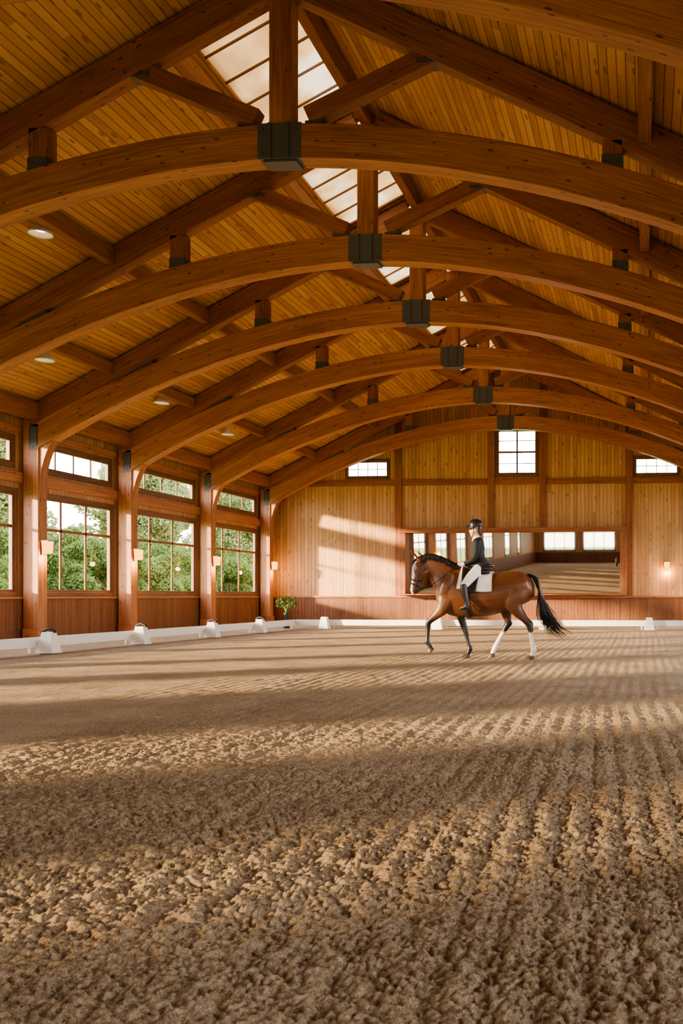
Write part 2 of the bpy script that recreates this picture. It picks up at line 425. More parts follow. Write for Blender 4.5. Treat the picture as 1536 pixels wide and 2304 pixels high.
Z+=.018*(domes(wx/.018,wy/.018,23)-.35)*fade(.022)
Z+=.014*(vn(X/.012,Y/.012,31)-.5)*fade(.017)
Z+=.018*(vn(X/.07,Y/.07,14)-.5)*fade(.075)
Z+=.010*(vn(X/.35,Y/.35,4)-.5)*np.clip(.35/stp*.3,0,1)+.010*(vn(X/1.3,Y/1.3,6)-.5)
Z*=np.clip(1.25-Y/18,.30,1)
cur=X-.10*np.maximum(0,9-Y)*np.clip((X+6)/6,0,1.3)*.6+.05*(Y-8)*np.clip(-X/8,0,1)+.02*np.sin(Y*.5)+.012*vn(X*2,Y*.8,77)
def saw(c): return np.abs(((c)%1)*2-1)
fu=(saw(cur/.15)-.5)+.35*np.sin(cur*2*np.pi/1.25)
Z+=.019*fu*np.clip(.15/stp/4,0,1)*(.35+.8*vn(X*.4,Y*.2,12))*np.clip(1.2-Y/40,.5,1)
hp=domes(X/.5,Y/.5,41); Z-=.018*np.clip(hp-.35,0,1)*fade(.2)*np.clip(1.25-Y/18,.30,1)
Z-=Z[stp<.2].mean()
Z=Z-.010
Z[:8,:]=0
me=bpy.data.meshes.new('floor'); nv=nx*ny; me.vertices.add(nv)
me.vertices.foreach_set('co',np.stack([X,Y,Z],-1).astype(np.float32).ravel())
I=np.arange(nv).reshape(ny,nx); q=np.stack([I[:-1,:-1],I[:-1,1:],I[1:,1:],I[1:,:-1]],-1).reshape(-1,4)
nf=len(q); me.loops.add(nf*4); me.polygons.add(nf)
me.loops.foreach_set('vertex_index',q.ravel().astype(np.int32)); me.polygons.foreach_set('loop_start',np.arange(0,nf*4,4,dtype=np.int32))
me.polygons.foreach_set('use_smooth',np.ones(nf,dtype=bool)); me.update(calc_edges=True); me.validate()
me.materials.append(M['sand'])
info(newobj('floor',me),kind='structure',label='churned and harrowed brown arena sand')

# ------------------------------------------------------------------ trusses
ZK=8.39; ZF=5.3; UF=10.35
def za(u): return ZK-(ZK-ZF)*(abs(u)/UF)**1.85
def zr(u): return 11.1-.5*abs(u)
parts=[]
def tp(name,m,mat,bevel=.012,label=None):
    me=m.mesh(name,mat); fixn(me)
    parts.append((name,me,bevel,label))
for s in (-1,1):
    m=MB(); m.beam([(s*.19,0,zr(.19)),(s*5,0,zr(5)),(s*10.5,0,zr(10.5))],(0,1,0),.26,.5); tp('rafter',m,M['beamd'])
    us=np.linspace(.33,10.3,34); m=MB(); m.beam([(s*u,0,za(u)) for u in us],(0,1,0),.34,[.56+.06*(u/10)**2 for u in us]); tp('arch_beam',m,M['beam'],.015)
    m=MB(); m.beam([(s*.42,0,8.82),(s*2.45,0,9.72)],(0,1,0),.22,.30); tp('strut',m,M['beamd'])
    m=MB(); m.beam([(s*2.2,0,9.60),(s*2.72,0,9.60)],(0,1,0),.25,.08)
    for dx in (2.35,2.6): m.tube([(s*dx,-.14,9.63),(s*dx,.14,9.63)],.025,8,lat=(1,0,0))
    tp('strut_bracket',m,M['steel'],.005,'black steel connector plate')
    m=MB(); m.beam([(s*.40,0,8.70),(s*.72,0,8.72)],(0,1,0),.24,.05); tp('strut_shoe',m,M['steel'],.005,'black steel strut shoe')
    uh=4.1 if s<0 else 5.3
    zb=za(uh)+.27; zt=zr(uh)-.24
    m=MB(); m.box(s*uh-.16,s*uh+.16,-.13,.13,zb+.02,zt); tp('hanger_post',m,M['beamd'])
    m=MB(); m.box(s*uh-.168,s*uh+.168,-.14,.14,zb-.02,zb+.22); 
    for a in (-.1,.1): m.tube([(s*uh+a,-.155,zb+.12),(s*uh+a,.155,zb+.12)],.018,8,lat=(1,0,0))
    tp('hanger_shoe',m,M['steel'],.005,'black steel hanger shoe')
    m=MB(); u0=7.3; m.beam([(s*(u0-.3),0,(za(u0-.3)+zr(u0-.3))/2),(s*(u0+.3),0,(za(u0+.3)+zr(u0+.3))/2)],(0,1,0),.30,.13)
    tp('rafter_bracket',m,M['steel'],.005,'black steel connector')
    m=MB(); a0,a1=sorted((s*10.18,s*10.42)); m.box(a0,a1,-.178,.178,5.0,5.62); 
    for zz in (5.08,5.28,5.48):
        m.tube([(s*10.30,-.19,zz),(s*10.30,.19,zz)],.02,8,lat=(1,0,0))
    tp('foot_bracket',m,M['steel'],.006,'black steel foot bracket with bolts')
m=MB(); m.box(-.18,.18,-.15,.15,8.66,10.97); tp('king_post',m,M['beam'])
m=MB(); m.box(-.36,.36,-.175,.175,8.11,8.68)
for x in (-.14,.14): m.box(x-.014,x+.014,-.205,.205,8.11,8.68)
for x in (-.28,.28):
    for z in (8.2,8.58): m.tube([(x,-.20,z),(x,.20,z)],.024,10,lat=(1,0,0))
m.box(-.27,.27,-.15,.15,8.07,8.11)
tp('keystone_plate',m,M['steel'],.006,'dark grey steel keystone plate with ribs and bolts')
for i,y in enumerate(T):
    e=empty('roof_truss',(RX,y,0)); info(e,'arched glulam timber roof truss with black steel keystone plate','roof truss','arched roof trusses')
    for name,me,bev,lab in parts:
        o=newobj(name,me,e)
        if lab: o['label']=lab
        b=o.modifiers.new('bevel','BEVEL'); b.width=bev; b.segments=2; b.limit_method='ANGLE'
for sx in (-1,1):
    m=MB(); a0,a1=(XL+.125,-15.95) if sx<0 else (4.35,XR-.125)
    m.box(a0,a1,-.17,.17,.0,5.7)
    if sx<0: m.box(a0,a1+.03,-.2,.2,0,.28)
    else: m.box(a0-.03,a1,-.2,.2,0,.28)
    me1=m.mesh('post_shaft',M['beam'])
    m=MB(); ui=10.15
    zb=lambda u: za(u)-.30
    pts=[]
    for k in range(13):
        tt=math.pi/2*k/12; pts.append((ui-.95*(1-math.cos(tt)),3.9+(zb(ui-.95)-3.9)*math.sin(tt)))
    pts+= [(ui-.6,zb(ui-.6)+.02),(ui-.3,zb(ui-.3)+.02),(ui,zb(ui)+.02)]
    b=len(pts)
    for yy in (-.13,.13):
        for u,z in pts: m.v.append((RX+sx*u,yy,z))
    m.face(range(b),[(p[1],p[0]) for p in pts]); m.face(list(range(b,2*b))[::-1],[(p[1],p[0]) for p in pts][::-1])
    for k in range(b):
        k2=(k+1)%b; m.face((k,k2,b+k2,b+k),[(pts[k][1],0),(pts[k2][1],0),(pts[k2][1],.26),(pts[k][1],.26)])
    me2=m.mesh('knee_brace',M['beam'])
    for y in T:
        e=empty('timber_post',(0,y,0)); info(e,'square timber wall post with curved knee brace','timber post','timber posts along the side walls')
        o=newobj('post_shaft',me1,e); bb=o.modifiers.new('b','BEVEL'); bb.width=.015; bb.segments=2
        o=newobj('knee_brace',me2,e)
for i,(a,b) in enumerate(zip(T[:-1],T[1:])):
    for u,w,h,lab in ((0,.2,.4,'timber ridge beam between trusses'),(-2.0,.16,.30,'timber skylight edge beam'),(-5.6,.2,.34,'timber roof purlin between rafters'),(-8.2,.2,.30,'timber roof purlin between rafters'),(5.8,.2,.34,'timber roof purlin between rafters'),(-10.3,.3,.42,'timber eave beam above the windows'),(10.3,.3,.42,'timber eave beam above the windows')):
        if i==0 and u in (-2.0,): continue
        zc=roof(u)-h/2-.08; m=MB(); m.beam([(0,a+.14,0),(0,b-.14,0)],(1,0,0),w,h)
        o=m.obj('roof_purlin',M['beamd' if u!=-2.0 else 'beam'],loc=(RX+u,0,zc),bevel=.01); info(o,lab,'roof beam','roof beams between trusses')
# ------------------------------------------------------------------ sconces
def sconce(loc,rz,label):
    e=empty('wall_sconce',loc); e.rotation_euler=(0,0,rz); info(e,label,'wall lamp','wall sconces')
    m=MB(); m.box(-.09,.09,0,.025,-.2,.2); m.box(-.03,.03,.025,.09,-.04,.0); m.obj('back_plate',M['steel'],e,bevel=.005)
    m=MB(); m.rings([[Vector((sx*w,.12+sy*w*.75,z)) for sx,sy in ((-1,-1),(1,-1),(1,1),(-1,1))] for w,z in ((.10,-.15),(.12,.17))]); m.obj('lamp_shade',M['shade'],e,bevel=.01)
    m=MB(); m.box(-.135,.135,.01,.225,.17,.19); m.obj('lamp_cap',M['steel'],e)
    L=bpy.data.lights.new('sconce_light','POINT'); L.energy=26; L.color=(1,.50,.17); L.shadow_soft_size=.08
    lo=bpy.data.objects.new('sconce_light',L); COL.objects.link(lo); lo.parent=e; lo.location=(0,.20,-.28)
for y in T[2:]: sconce((-15.94,y,2.42),-math.pi/2,'glowing fabric-shade wall sconce on a timber post')
sconce((.93,YB-.004,2.4),math.pi,'glowing small sconce on the board end wall')
for x,y,z in ((-11.67,15.5,8.15),(-14.5,19.4,6.85),(-14.4,24.2,6.9),(-14.6,28.6,6.8)):
    e=empty('pendant_lamp',(x,y,z)); info(e,'white conical pendant lamp under the board ceiling','ceiling lamp','pendant lamps')
    m=MB(); m.lathe([(.05,.26),(.07,.24),(.10,.16),(.20,.04),(.22,0),(.205,0),(.19,.03),(.09,.14)],cap=False); m.obj('lamp_shade',M['white'],e,smooth=True,fix=False)
    m=MB(); m.lathe([(.02,.10),(.08,.085),(.08,.075),(.02,.07)]); m.obj('light_bulb',M['bulb'],e)
    m=MB(); m.tube([(0,0,.24),(0,0,roof(x-RX)-z)],.012,8,lat=(1,0,0)); m.obj('lamp_cord',M['black'],e)
# ------------------------------------------------------------------ mirror (one pane, tipped down and turned a little)
e=empty('wall_mirror',(-5.6,YB-.003,0)); info(e,'wide rectangular arena mirror in a dark timber frame','mirror')
hx=4.85; z0,z1=1.16,4.02; ty=.12; yw=(2*hx-.56)*math.tan(math.radians(3.3)); d=.04+ty+yw
m=MB(); m.box(-hx,hx,-d,0,z1-.2,z1); m.box(-hx,hx,-d,0,z0,z0+.06); m.box(-hx,-hx+.28,-d,0,z0+.06,z1-.2); m.box(hx-.28,hx,-d,0,z0+.06,z1-.2)
m.obj('mirror_frame',M['beamd'],e,bevel=.012)
a=-hx+.28; b=hx-.28
m=MB(); m.v+=[(a,-.03,z0+.06),(b,-.03-yw,z0+.06),(b,-.03-ty-yw,z1-.2),(a,-.03-ty,z1-.2)]; m.face((0,1,2,3)); m.obj('mirror_glass',M['mirror'],e,fix=False)
# ------------------------------------------------------------------ arena fence
def marker(x,y):
    m=MB()
    m.rings([[Vector((sx*w,sy*w*.8,z)) for sx,sy in ((-1,-1),(1,-1),(1,1),(-1,1))] for w,z in ((.18,0),(.10,.42))])
    o=m.obj('arena_marker',M['white'],loc=(x,y,0),bevel=.008); info(o,'white tapered plastic arena fence block','arena marker','white arena fence blocks')
    return o
def strap(o):
    m=MB(); m.tube([(-.14+.28*k/10,0,.42+.06*math.sin(math.pi*k/10)) for k in range(11)],(.026),8); m.obj('handle',M['black'],o,smooth=True)
FX=-12.0; FY=28.3
ml=[(FX,y) for y in (13.2,16.0,19.1,22.4,25.3)]; mbk=[(x,FY) for x in (-10.95,-7.0,-3.3,.15,3.6)]
for p in ml: strap(marker(p[0]+.13,p[1]))
for p in mbk: marker(p[0],p[1]-.10)
def rail(p,q):
    v=Vector((q[0]-p[0],q[1]-p[1],0)); L=v.length; m=MB(); m.beam([(.0,0,0),(L,0,0)],(0,1,0),.04,.20)
    for a in (.25,L-.25): m.box(a-.02,a+.02,-.02,.02,-.22,-.09)
    o=m.obj('arena_rail',M['white'],loc=(p[0],p[1],.22),bevel=.006); o.rotation_euler=(0,0,math.atan2(v.y,v.x)); info(o,'low white arena boundary rail','arena rail','white arena rails')
fx=FX-.09; fy=FY+.10
L=[(fx,10.4)]+[(fx,p[1]) for p in ml]+[(fx,fy)]
for a,b in zip(L[:-1],L[1:]): rail((a[0],a[1]+.004),(b[0],b[1]-.004))
L=[(fx+.03,fy)]+[(p[0],fy) for p in mbk]+[(4.7,fy)]
for i,(a,b) in enumerate(zip(L[:-1],L[1:])): rail((a[0]+.004,a[1]),(b[0]-.004,b[1]))
def leafcloud(n,fn,size,name,mat,parent,loc=(0,0,0)):
    m=MB()
    for _ in range(n):
        p=fn(); a=Vector((rnd(-1,1),rnd(-1,1),rnd(-1,1))).normalized(); b=a.cross(Vector((rnd(-1,1),rnd(-1,1),rnd(-1,1)))).normalized()
        s=size*rnd(.6,1.3); k=len(m.v)
        m.v+=[p-a*s,p+b*s*.45,p+a*s,p-b*s*.45]; m.face((k,k+1,k+2,k+3))
    return m.obj(name,mat,parent,loc,fix=False)
e=empty('potted_plant',(-12.62,28.95,0)); info(e,'leafy green plant with pale blooms in a dark vase','potted plant')
m=MB(); m.lathe([(.11,0),(.12,.03),(.06,.12),(.05,.34),(.08,.46),(.11,.54),(.10,.54),(.07,.46)]); m.obj('vase',M['vase'],e,smooth=True)
m=MB()
for _ in range(14):
    a=rnd(0,6.28); r=rnd(.1,.34); m.tube([(0,0,.45),(r*.4*math.cos(a),r*.4*math.sin(a),.75),(r*math.cos(a),r*math.sin(a),rnd(.8,1.05))],[.012,.008,.004],5,lat=(1,0,0))
m.obj('stem',M['lawn'],e)
def fn():
    a=rnd(0,6.28); r=.36*math.sqrt(rnd(0,1)); return Vector((r*math.cos(a),r*math.sin(a),.85+rnd(-.12,.28)*(1.2-r)))
leafcloud(150,fn,.06,'foliage',leafmat('plant_leaves',(.03,.07,.018),(.10,.19,.05)),e)
leafcloud(34,fn,.03,'flower',leafmat('pale_petals',(.7,.66,.52),(.85,.8,.7)),e)

# ------------------------------------------------------------------ garden
m=MB(); m.v+=[(-130,-60,-.12),(60,-60,-.12),(60,160,-.12),(-130,160,-.12)]; m.face((0,1,2,3)); o=m.obj('lawn',M['lawn'],fix=False); info(o,'green lawn around the building','lawn',kind='stuff')
def blobmesh(seed,n,R,H,size,mat,nb=14):
    r_=np.random.RandomState(seed)
    C=np.stack([r_.uniform(-.6,.6,nb)*R,r_.uniform(-.6,.6,nb)*R,r_.uniform(.15,.8,nb)*H],-1); Rr=r_.uniform(.24,.46,nb)*R
    k=r_.randint(0,nb,n); d=r_.normal(size=(n,3)); d/=np.linalg.norm(d,axis=1)[:,None]; d[:,2]*=.85
    P=C[k]+d*(Rr[k]*r_.uniform(.7,1.08,n))[:,None]; P[:,2]=np.maximum(P[:,2],r_.uniform(.05,.4,n))
    a=r_.normal(size=(n,3)); a/=np.linalg.norm(a,axis=1)[:,None]; b=np.cross(a,r_.normal(size=(n,3))); b/=np.linalg.norm(b,axis=1)[:,None]
    s=(size*r_.uniform(.6,1.4,n))[:,None]
    V=np.stack([P-a*s,P+b*s*.5,P+a*s,P-b*s*.5],1).reshape(-1,3)
    me=bpy.data.meshes.new('foliage'); me.vertices.add(4*n); me.vertices.foreach_set('co',V.astype(np.float32).ravel())
    me.loops.add(4*n); me.polygons.add(n); me.loops.foreach_set('vertex_index',np.arange(4*n,dtype=np.int32)); me.polygons.foreach_set('loop_start',np.arange(0,4*n,4,dtype=np.int32))
    me.update(calc_edges=True); me.validate(); me.materials.append(mat); return me
bm_=[blobmesh(s,26000,2.1,4.6,.085,M['leaf']) for s in (1,2,8)]
tm_=[blobmesh(s,32000,4.0,11.0,.14,M['leaf2'],24) for s in (3,4)]
random.seed(11)
tk=MB(); tk.tube([(0,0,0),(.1,.1,2.5),(0,.2,5)],[.28,.2,.1],10,lat=(1,0,0)); tk=tk.mesh('trunk',M['bark'])
tb=MB(); 
for k in range(5): tb.tube([(0,0,0),(rnd(-.3,.3),rnd(-.3,.3),1),(rnd(-.8,.8),rnd(-.8,.8),2.2)],[.08,.06,.03],7,lat=(1,0,0))
tb=tb.mesh('trunk',M['bark'])
for row in range(2):
    for i in range(14):
        y=28+i*4.4+row*2.1; x=-26.5-row*4.8-.05*(y-28)
        e=empty('garden_shrub',(x,y,-.12)); info(e,'dense green garden shrub outside the windows','shrub','garden shrubs')
        e.rotation_euler=(0,0,rnd(0,6.28)); s=rnd(.82,1.05)*(1+.06*row); e.scale=(s,s,s*rnd(.85,1.15)*(1+.22*row))
        newobj('foliage',bm_[(i+row)%3],e); newobj('trunk',tb,e)
for i in range(8):
    y=36+i*8.4; x=-41+(2.5 if i%2 else -2.5)
    e=empty('garden_tree',(x,y,-.12)); info(e,'leafy pale green garden tree behind the shrubs','tree','garden trees')
    e.rotation_euler=(0,0,rnd(0,6.28)); s=rnd(.97,1.12); e.scale=(s,s,s)
    newobj('foliage',tm_[i%2],e,(0,0,2.2)); newobj('trunk',tk,e)

# ------------------------------------------------------------------ horse
HX,HY=-2.93,15.3; K=122.
def H(px,py,y=0.): return ((px-1090)/K,y,(1482-py)/K)
def S(px,py,y,a,b): p=H(px,py,y); return (p[0],p[1],p[2],a,b)
TR=[(982,1326,1352,.09),(988,1308,1368,.17),(1000,1292,1380,.235),(1020,1281,1388,.275),(1045,1277,1390,.295),(1080,1288,1389,.32),(1110,1292,1385,.325),(1140,1288,1376,.305),(1162,1286,1368,.285),(1180,1291,1360,.25),(1195,1303,1352,.20),(1203,1320,1342,.09)]
TRI=catmull([(H(a,0)[0],H(0,b)[2],H(0,c)[2],w) for a,b,c,w in TR],5)
m=MB(); R=[]
for x,zt,zb_,w in TRI:
    zc=(zt+zb_)/2;h=(zt-zb_)/2; r=[]
    for k in range(24):
        a=2*math.pi*k/24; cy=math.sin(a);cz=math.cos(a)
        wy=w*(1.0-.16*max(cz,0)**1.5-.10*max(-cz,0)**2)
        r.append(Vector((x,wy*cy,zc+h*cz)))
    R.append(r)
m.rings(R)
limb(m,[S(1032,1328,0,.24,.38),S(1009,1306,0,.175,.335),S(991,1286,0,.130,.260),S(974,1273,-.01,.11,.205),S(960,1266,-.02,.092,.150),S(948,1264,-.03,.075,.09)],18)
headst=[(952,1256,-.03,.05,.05),(950,1263,-.03,.085,.115),(948,1275,-.04,.10,.15),(945,1287,-.05,.10,.155),(941,1299,-.06,.078,.125),(937,1311,-.075,.064,.096),(935,1322,-.085,.062,.082),(934,1331,-.095,.064,.078),(936,1338,-.10,.045,.05)]
limb(m,[S(*q) for q in headst],18)
for s in (-1,1):
    limb(m,[S(955,1278,-.04+s*.05,.03,.05),S(955,1290,-.05+s*.055,.045,.085),S(950,1301,-.06+s*.04,.02,.04)],10)
    limb(m,[S(939,1272,-.04+s*.07,.02,.02),S(942,1277,-.045+s*.085,.022,.026),S(945,1283,-.05+s*.07,.02,.02)],8)
    bx=936 if s<0 else 946
    limb(m,[S(bx+6,1260,-.03+s*.05,.02,.02),S(bx+1,1253,-.03+s*.065,.03,.022),S(bx-6,1246,-.03+s*.075,.024,.016),S(bx-12,1239,-.03+s*.075,.006,.006)],10)
    limb(m,[S(1022,1292,s*.19,.05,.06),S(1012,1318,s*.235,.055,.11),S(1004,1345,s*.21,.05,.10),S(1010,1362,s*.18,.04,.06)],12)
    limb(m,[S(1168,1294,s*.14,.06,.10),S(1172,1316,s*.20,.08,.17),S(1176,1338,s*.19,.06,.14)],12)
N,Fr=-.17,.17
limb(m,[S(1012,1335,N*.85,.10,.20),S(1009,1352,N,.11,.18),S(1001,1369,N,.095,.13),S(988,1383,N,.072,.088),S(974,1395,N,.058,.063),S(968,1402,N,.055,.056),S(967,1416,N,.038,.040),S(966,1434,N,.036,.038),S(966,1444,N,.046,.048),S(970,1452,N,.037,.037),S(973,1458,N,.043,.045)],14)
limb(m,[S(1020,1335,Fr*.85,.10,.19),S(1024,1355,Fr,.105,.16),S(1029,1376,Fr,.09,.11),S(1035,1398,Fr,.068,.073),S(1040,1413,Fr,.058,.062),S(1043,1422,Fr,.052,.054),S(1047,1438,Fr,.039,.039),S(1051,1454,Fr,.038,.038),S(1053,1462,Fr,.047,.049),S(1050,1470,Fr,.038,.038),S(1047,1475,Fr,.045,.047)],14)
limb(m,[S(1172,1318,N*.8,.13,.24),S(1164,1340,N,.13,.22),S(1160,1358,N,.12,.175),S(1168,1376,N,.092,.115),S(1183,1393,N,.064,.072),S(1193,1405,N,.054,.062),S(1196,1414,N,.050,.056),S(1198,1430,N,.042,.042),S(1201,1450,N,.041,.041),S(1204,1461,N,.049,.052),S(1201,1470,N,.040,.040),S(1199,1475,N,.046,.048)],14)
limb(m,[S(1193,1397,N,.030,.03),S(1200,1403,N,.030,.026),S(1198,1411,N,.03,.026)],10)
limb(m,[S(1165,1320,Fr*.8,.13,.22),S(1150,1342,Fr,.13,.20),S(1138,1360,Fr,.115,.16),S(1136,1378,Fr,.09,.11),S(1139,1394,Fr,.065,.072),S(1140,1405,Fr,.055,.062),S(1135,1414,Fr,.050,.055),S(1126,1430,Fr,.042,.042),S(1115,1449,Fr,.041,.041),S(1110,1460,Fr,.049,.052),S(1106,1468,Fr,.040,.040),S(1104,1473,Fr,.046,.048)],14)
limb(m,[S(1143,1397,Fr,.030,.03),S(1147,1404,Fr,.030,.026),S(1142,1411,Fr,.03,.026)],10)
tt=NT('bay_horse_coat'); at=tt.n('ShaderNodeAttribute'); at.attribute_name='Col'
tc=tt.n('ShaderNodeTexCoord'); nz=tt.noise(tc.outputs['Object'],5.,5)
cc=tt.mix(tt.math('MULTIPLY',nz,.5),at.outputs['Color'],(.12,.06,.03),'MULTIPLY')
M['coat']=tt.done(tt.bsdf(cc,.38,spec=.5,bump=tt.noise(tc.outputs['Object'],70.,3),bstr=.10,bdist=.01))
horse=fuse('horse',m,M['coat'],.0125,3,loc=(HX,HY,0))
info(horse,'bay dressage horse trotting with white blaze and hind socks','horse')
me=horse.data; n=len(me.vertices); co=np.empty(n*3,np.float32); me.vertices.foreach_get('co',co); co=co.reshape(-1,3)
x,y,z=co.T
pxx=x*K+1090; pyy=1482-z*K
col=np.zeros((n,4),np.float32); col[:,3]=1
bay=np.array([.185,.073,.031]); dk=np.array([.011,.009,.008]); wh=np.array([.80,.76,.71])
def sm(a,b,v): t=np.clip((v-a)/(b-a),0,1); return t*t*(3-2*t)
c=np.tile(bay,(n,1)).astype(np.float32)
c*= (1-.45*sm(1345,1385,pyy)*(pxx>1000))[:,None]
hindm=pxx>1090
w=sm(1378,1402,pyy)*(~hindm); c=c*(1-w[:,None])+dk*w[:,None]
w=sm(1388,1408,pyy)*hindm; c=c*(1-w[:,None])+dk*w[:,None]
w=sm(1420,1428,pyy)*hindm; c=c*(1-w[:,None])+wh*w[:,None]
hm=(pxx<972)&(pyy<1345)
cyy=np.interp(pyy,[q[1] for q in headst],[q[2] for q in headst]); cxx=np.interp(pyy,[q[1] for q in headst],[q[0] for q in headst])
rb=np.interp(pyy,[q[1] for q in headst],[q[4] for q in headst])*K
front=hm&(pxx<cxx-.36*rb)&(np.abs(y-cyy)<.075)&(pyy>1266)
w=front.astype(float); c=c*(1-w[:,None])+wh*w[:,None]
w=(sm(1322,1332,pyy)*hm*(~front)*.8); c=c*(1-w[:,None])+np.array([.05,.03,.025])*w[:,None]
w=((pyy<1251)&(pxx<960)).astype(float)*.7; c=c*(1-w[:,None])+dk*w[:,None]
col[:,:3]=c
ca=me.color_attributes.new('Col','FLOAT_COLOR','POINT'); ca.data.foreach_set('color',col.ravel())
M['hoof']=simple('horn_hoof',(.045,.035,.028),.5)
def hoof(px,py,y,rot):
    m=MB(); m.lathe([(.050,.065),(.055,.05),(.066,.005),(.064,0)],n=18)
    m.v=[(v[0]*1.1-.3*(.065-v[2])*1.0,v[1]*.92,v[2]) for v in m.v]
    ca_,sa=math.cos(rot),math.sin(rot)
    p=H(px,py,y)
    m.v=[(p[0]+v[0]*ca_+v[2]*sa,y+v[1],p[2]-v[0]*sa+v[2]*ca_) for v in m.v]
    m.obj('hoof',M['hoof'],horse,smooth=False,bevel=.006)
hoof(1046,1482,Fr,0); hoof(1198,1482,N,0); hoof(1104,1481,Fr,-.12); hoof(976,1465,N,-.75)
for s in (-1,1):
    m=MB(); p=H(942,1277,-.045+s*.098); m.lathe([(.001,-.014),(.011,-.009),(.015,0),(.011,.009),(.001,.014)],p,12); m.obj('eye',M['dleather'],horse,smooth=True)
M['hair']=simple('black_horse_hair',(.012,.010,.009),.5,0,var=.4,scale=30)
m=MB(); random.seed(5)
for i in range(330):
    o1=rnd(-.045,.045); e1=random.gauss(0,1); e2=random.gauss(0,.8); ln=rnd(.65,1.05)
    P=[H(1180,1297,o1*.5),H(1196,1298+o1*60,o1),H(1212,1318+e1*4,o1*2),H(1221+e1*3,1350+e1*3,o1*3+e2*.03),H(1229+e1*7,1382,o1*3+e2*.045),H(1243+e1*10,1408+e2*6,e2*.06),H(1264+e1*14,1427+e2*9,e2*.07)]
    P=[p for p in catmull(P,3)]; P=P[:max(8,int(len(P)*ln))]; nP=len(P)
    m.tube(P,[.012*(1-.85*(k/(nP-1))**1.5) for k in range(nP)],5)
m.obj('tail',M['hair'],horse,smooth=True)
m=MB()
crest=catmull([H(946,1254),H(960,1248),H(978,1250),H(998,1257),H(1020,1268),H(1040,1276)],8)
for i in range(700):
    q=crest[random.randrange(len(crest))]; q2=Vector((q[0]+rnd(-.03,.03),rnd(-.02,.02),q[2]-.035)); l=rnd(.03,.10)
    m.tube([q2,q2+Vector((.01,-.03,.034)),q2+Vector((.02,-.08,.0)),q2+Vector((.035+rnd(-.02,.02),-.11,-l))],[.005,.006,.005,.002],4)
for i in range(40):
    m.tube([H(946,1254,-.03+rnd(-.02,.02)),H(938,1256,-.04+rnd(-.03,.03)),H(932+rnd(-3,3),1264,-.05+rnd(-.03,.03)),H(929+rnd(-3,4),1270+rnd(-4,3),-.05+rnd(-.04,.04))],[.006,.007,.005,.002],5)
m.obj('mane',M['hair'],horse,smooth=True)
m=MB()
def hring(py,ex=.008,r=.008,tilt=0):
    cx=np.interp(py,[q[1] for q in headst],[q[0] for q in headst]);cy=np.interp(py,[q[1] for q in headst],[q[2] for q in headst])
    a=np.interp(py,[q[1] for q in headst],[q[3] for q in headst]);b=np.interp(py,[q[1] for q in headst],[q[4] for q in headst])
    P=[]
    for k in range(21):
        t_=2*math.pi*k/20; p=Vector(H(cx,py,cy))+Vector(((b+ex)*math.cos(t_),(a+ex)*math.sin(t_),tilt*math.cos(t_))); P.append(p)
    for i in range(20):m.tube([P[i],P[i+1]],r,6,lat=(0,0,1))
hring(1308,.012,.012,-.02); hring(1318,.012,.009,-.04); hring(1268,.012,.009,.03)
for s in (-1,1):
    m.tube([H(952,1256,-.03+s*.05),H(951,1268,-.035+s*.10),H(948,1284,-.05+s*.115),H(943,1305,-.065+s*.085),H(940,1325,-.09+s*.072)],.009,6)
    m.tube([H(952,1256,-.03+s*.05),H(958,1270,-.035+s*.10),H(962,1290,-.05+s*.07),H(958,1302,-.06)],.008,6)
    c=Vector(H(941,1327,-.09+s*.078))
    P=[c+Vector((.03*math.cos(a_),0,.03*math.sin(a_))) for a_ in np.linspace(0,2*math.pi,13)]
    m.tube(P,.005,6,cap=False)
m.obj('bridle',M['dleather'],horse,smooth=True)

def trunk(px,ang,off):
    X_=H(px,0)[0]; xs_=[q[0] for q in TRI]
    zt=np.interp(X_,xs_,[q[1] for q in TRI]);zb_=np.interp(X_,xs_,[q[2] for q in TRI]);w=np.interp(X_,xs_,[q[3] for q in TRI])
    zc=(zt+zb_)/2;h=(zt-zb_)/2;cz=math.cos(ang)
    wy=w*(1.0-.16*max(cz,0)**1.5-.10*max(-cz,0)**2)
    return Vector((X_,(wy+off)*math.sin(ang),zc+(h+off)*cz))
def patch(px0f,px1f,a0,a1,off,nu=14,nv=28):
    m=MB()
    for j in range(nv+1):
        a=a0+(a1-a0)*j/nv
        for i in range(nu+1):
            p0=px0f(a);p1=px1f(a); m.v.append(tuple(trunk(p0+(p1-p0)*i/nu,a,off)))
    for j in range(nv):
        for i in range(nu):
            b=j*(nu+1)+i; m.face((b,b+1,b+nu+2,b+nu+1),[(i/nu,j/nv)]*4)
    return m
def solid(o,th,off=1):
    s=o.modifiers.new('solid','SOLIDIFY'); s.thickness=th; s.offset=off
amax=1.46
f0=lambda a:1042-7*(abs(a)/amax)**2
f1_=lambda a:1109+5*(abs(a)/amax)
m=patch(f0,f1_,-amax,amax,.020)
t=NT('quilted_saddle_pad'); tc=t.n('ShaderNodeTexCoord'); sp=t.n('ShaderNodeSeparateXYZ',Vector=tc.outputs['Object'])
q1=t.math('ABSOLUTE',t.math('SINE',t.math('MULTIPLY',t.math('ADD',sp.outputs[0],sp.outputs[2]),60.))); q2=t.math('ABSOLUTE',t.math('SINE',t.math('MULTIPLY',t.math('SUBTRACT',sp.outputs[0],sp.outputs[2]),60.)))
M['pad']=t.done(t.bsdf((.92,.90,.95),.85,bump=t.math('MINIMUM',q1,q2),bstr=.35,bdist=.010))
pad=m.obj('saddle_pad',M['pad'],loc=(HX,HY,0),smooth=True); solid(pad,.012); info(pad,'white lilac-tinted quilted saddle pad with gold piping on the horse','saddle pad')
M['gold']=simple('gold_piping',(.62,.40,.16),.6)
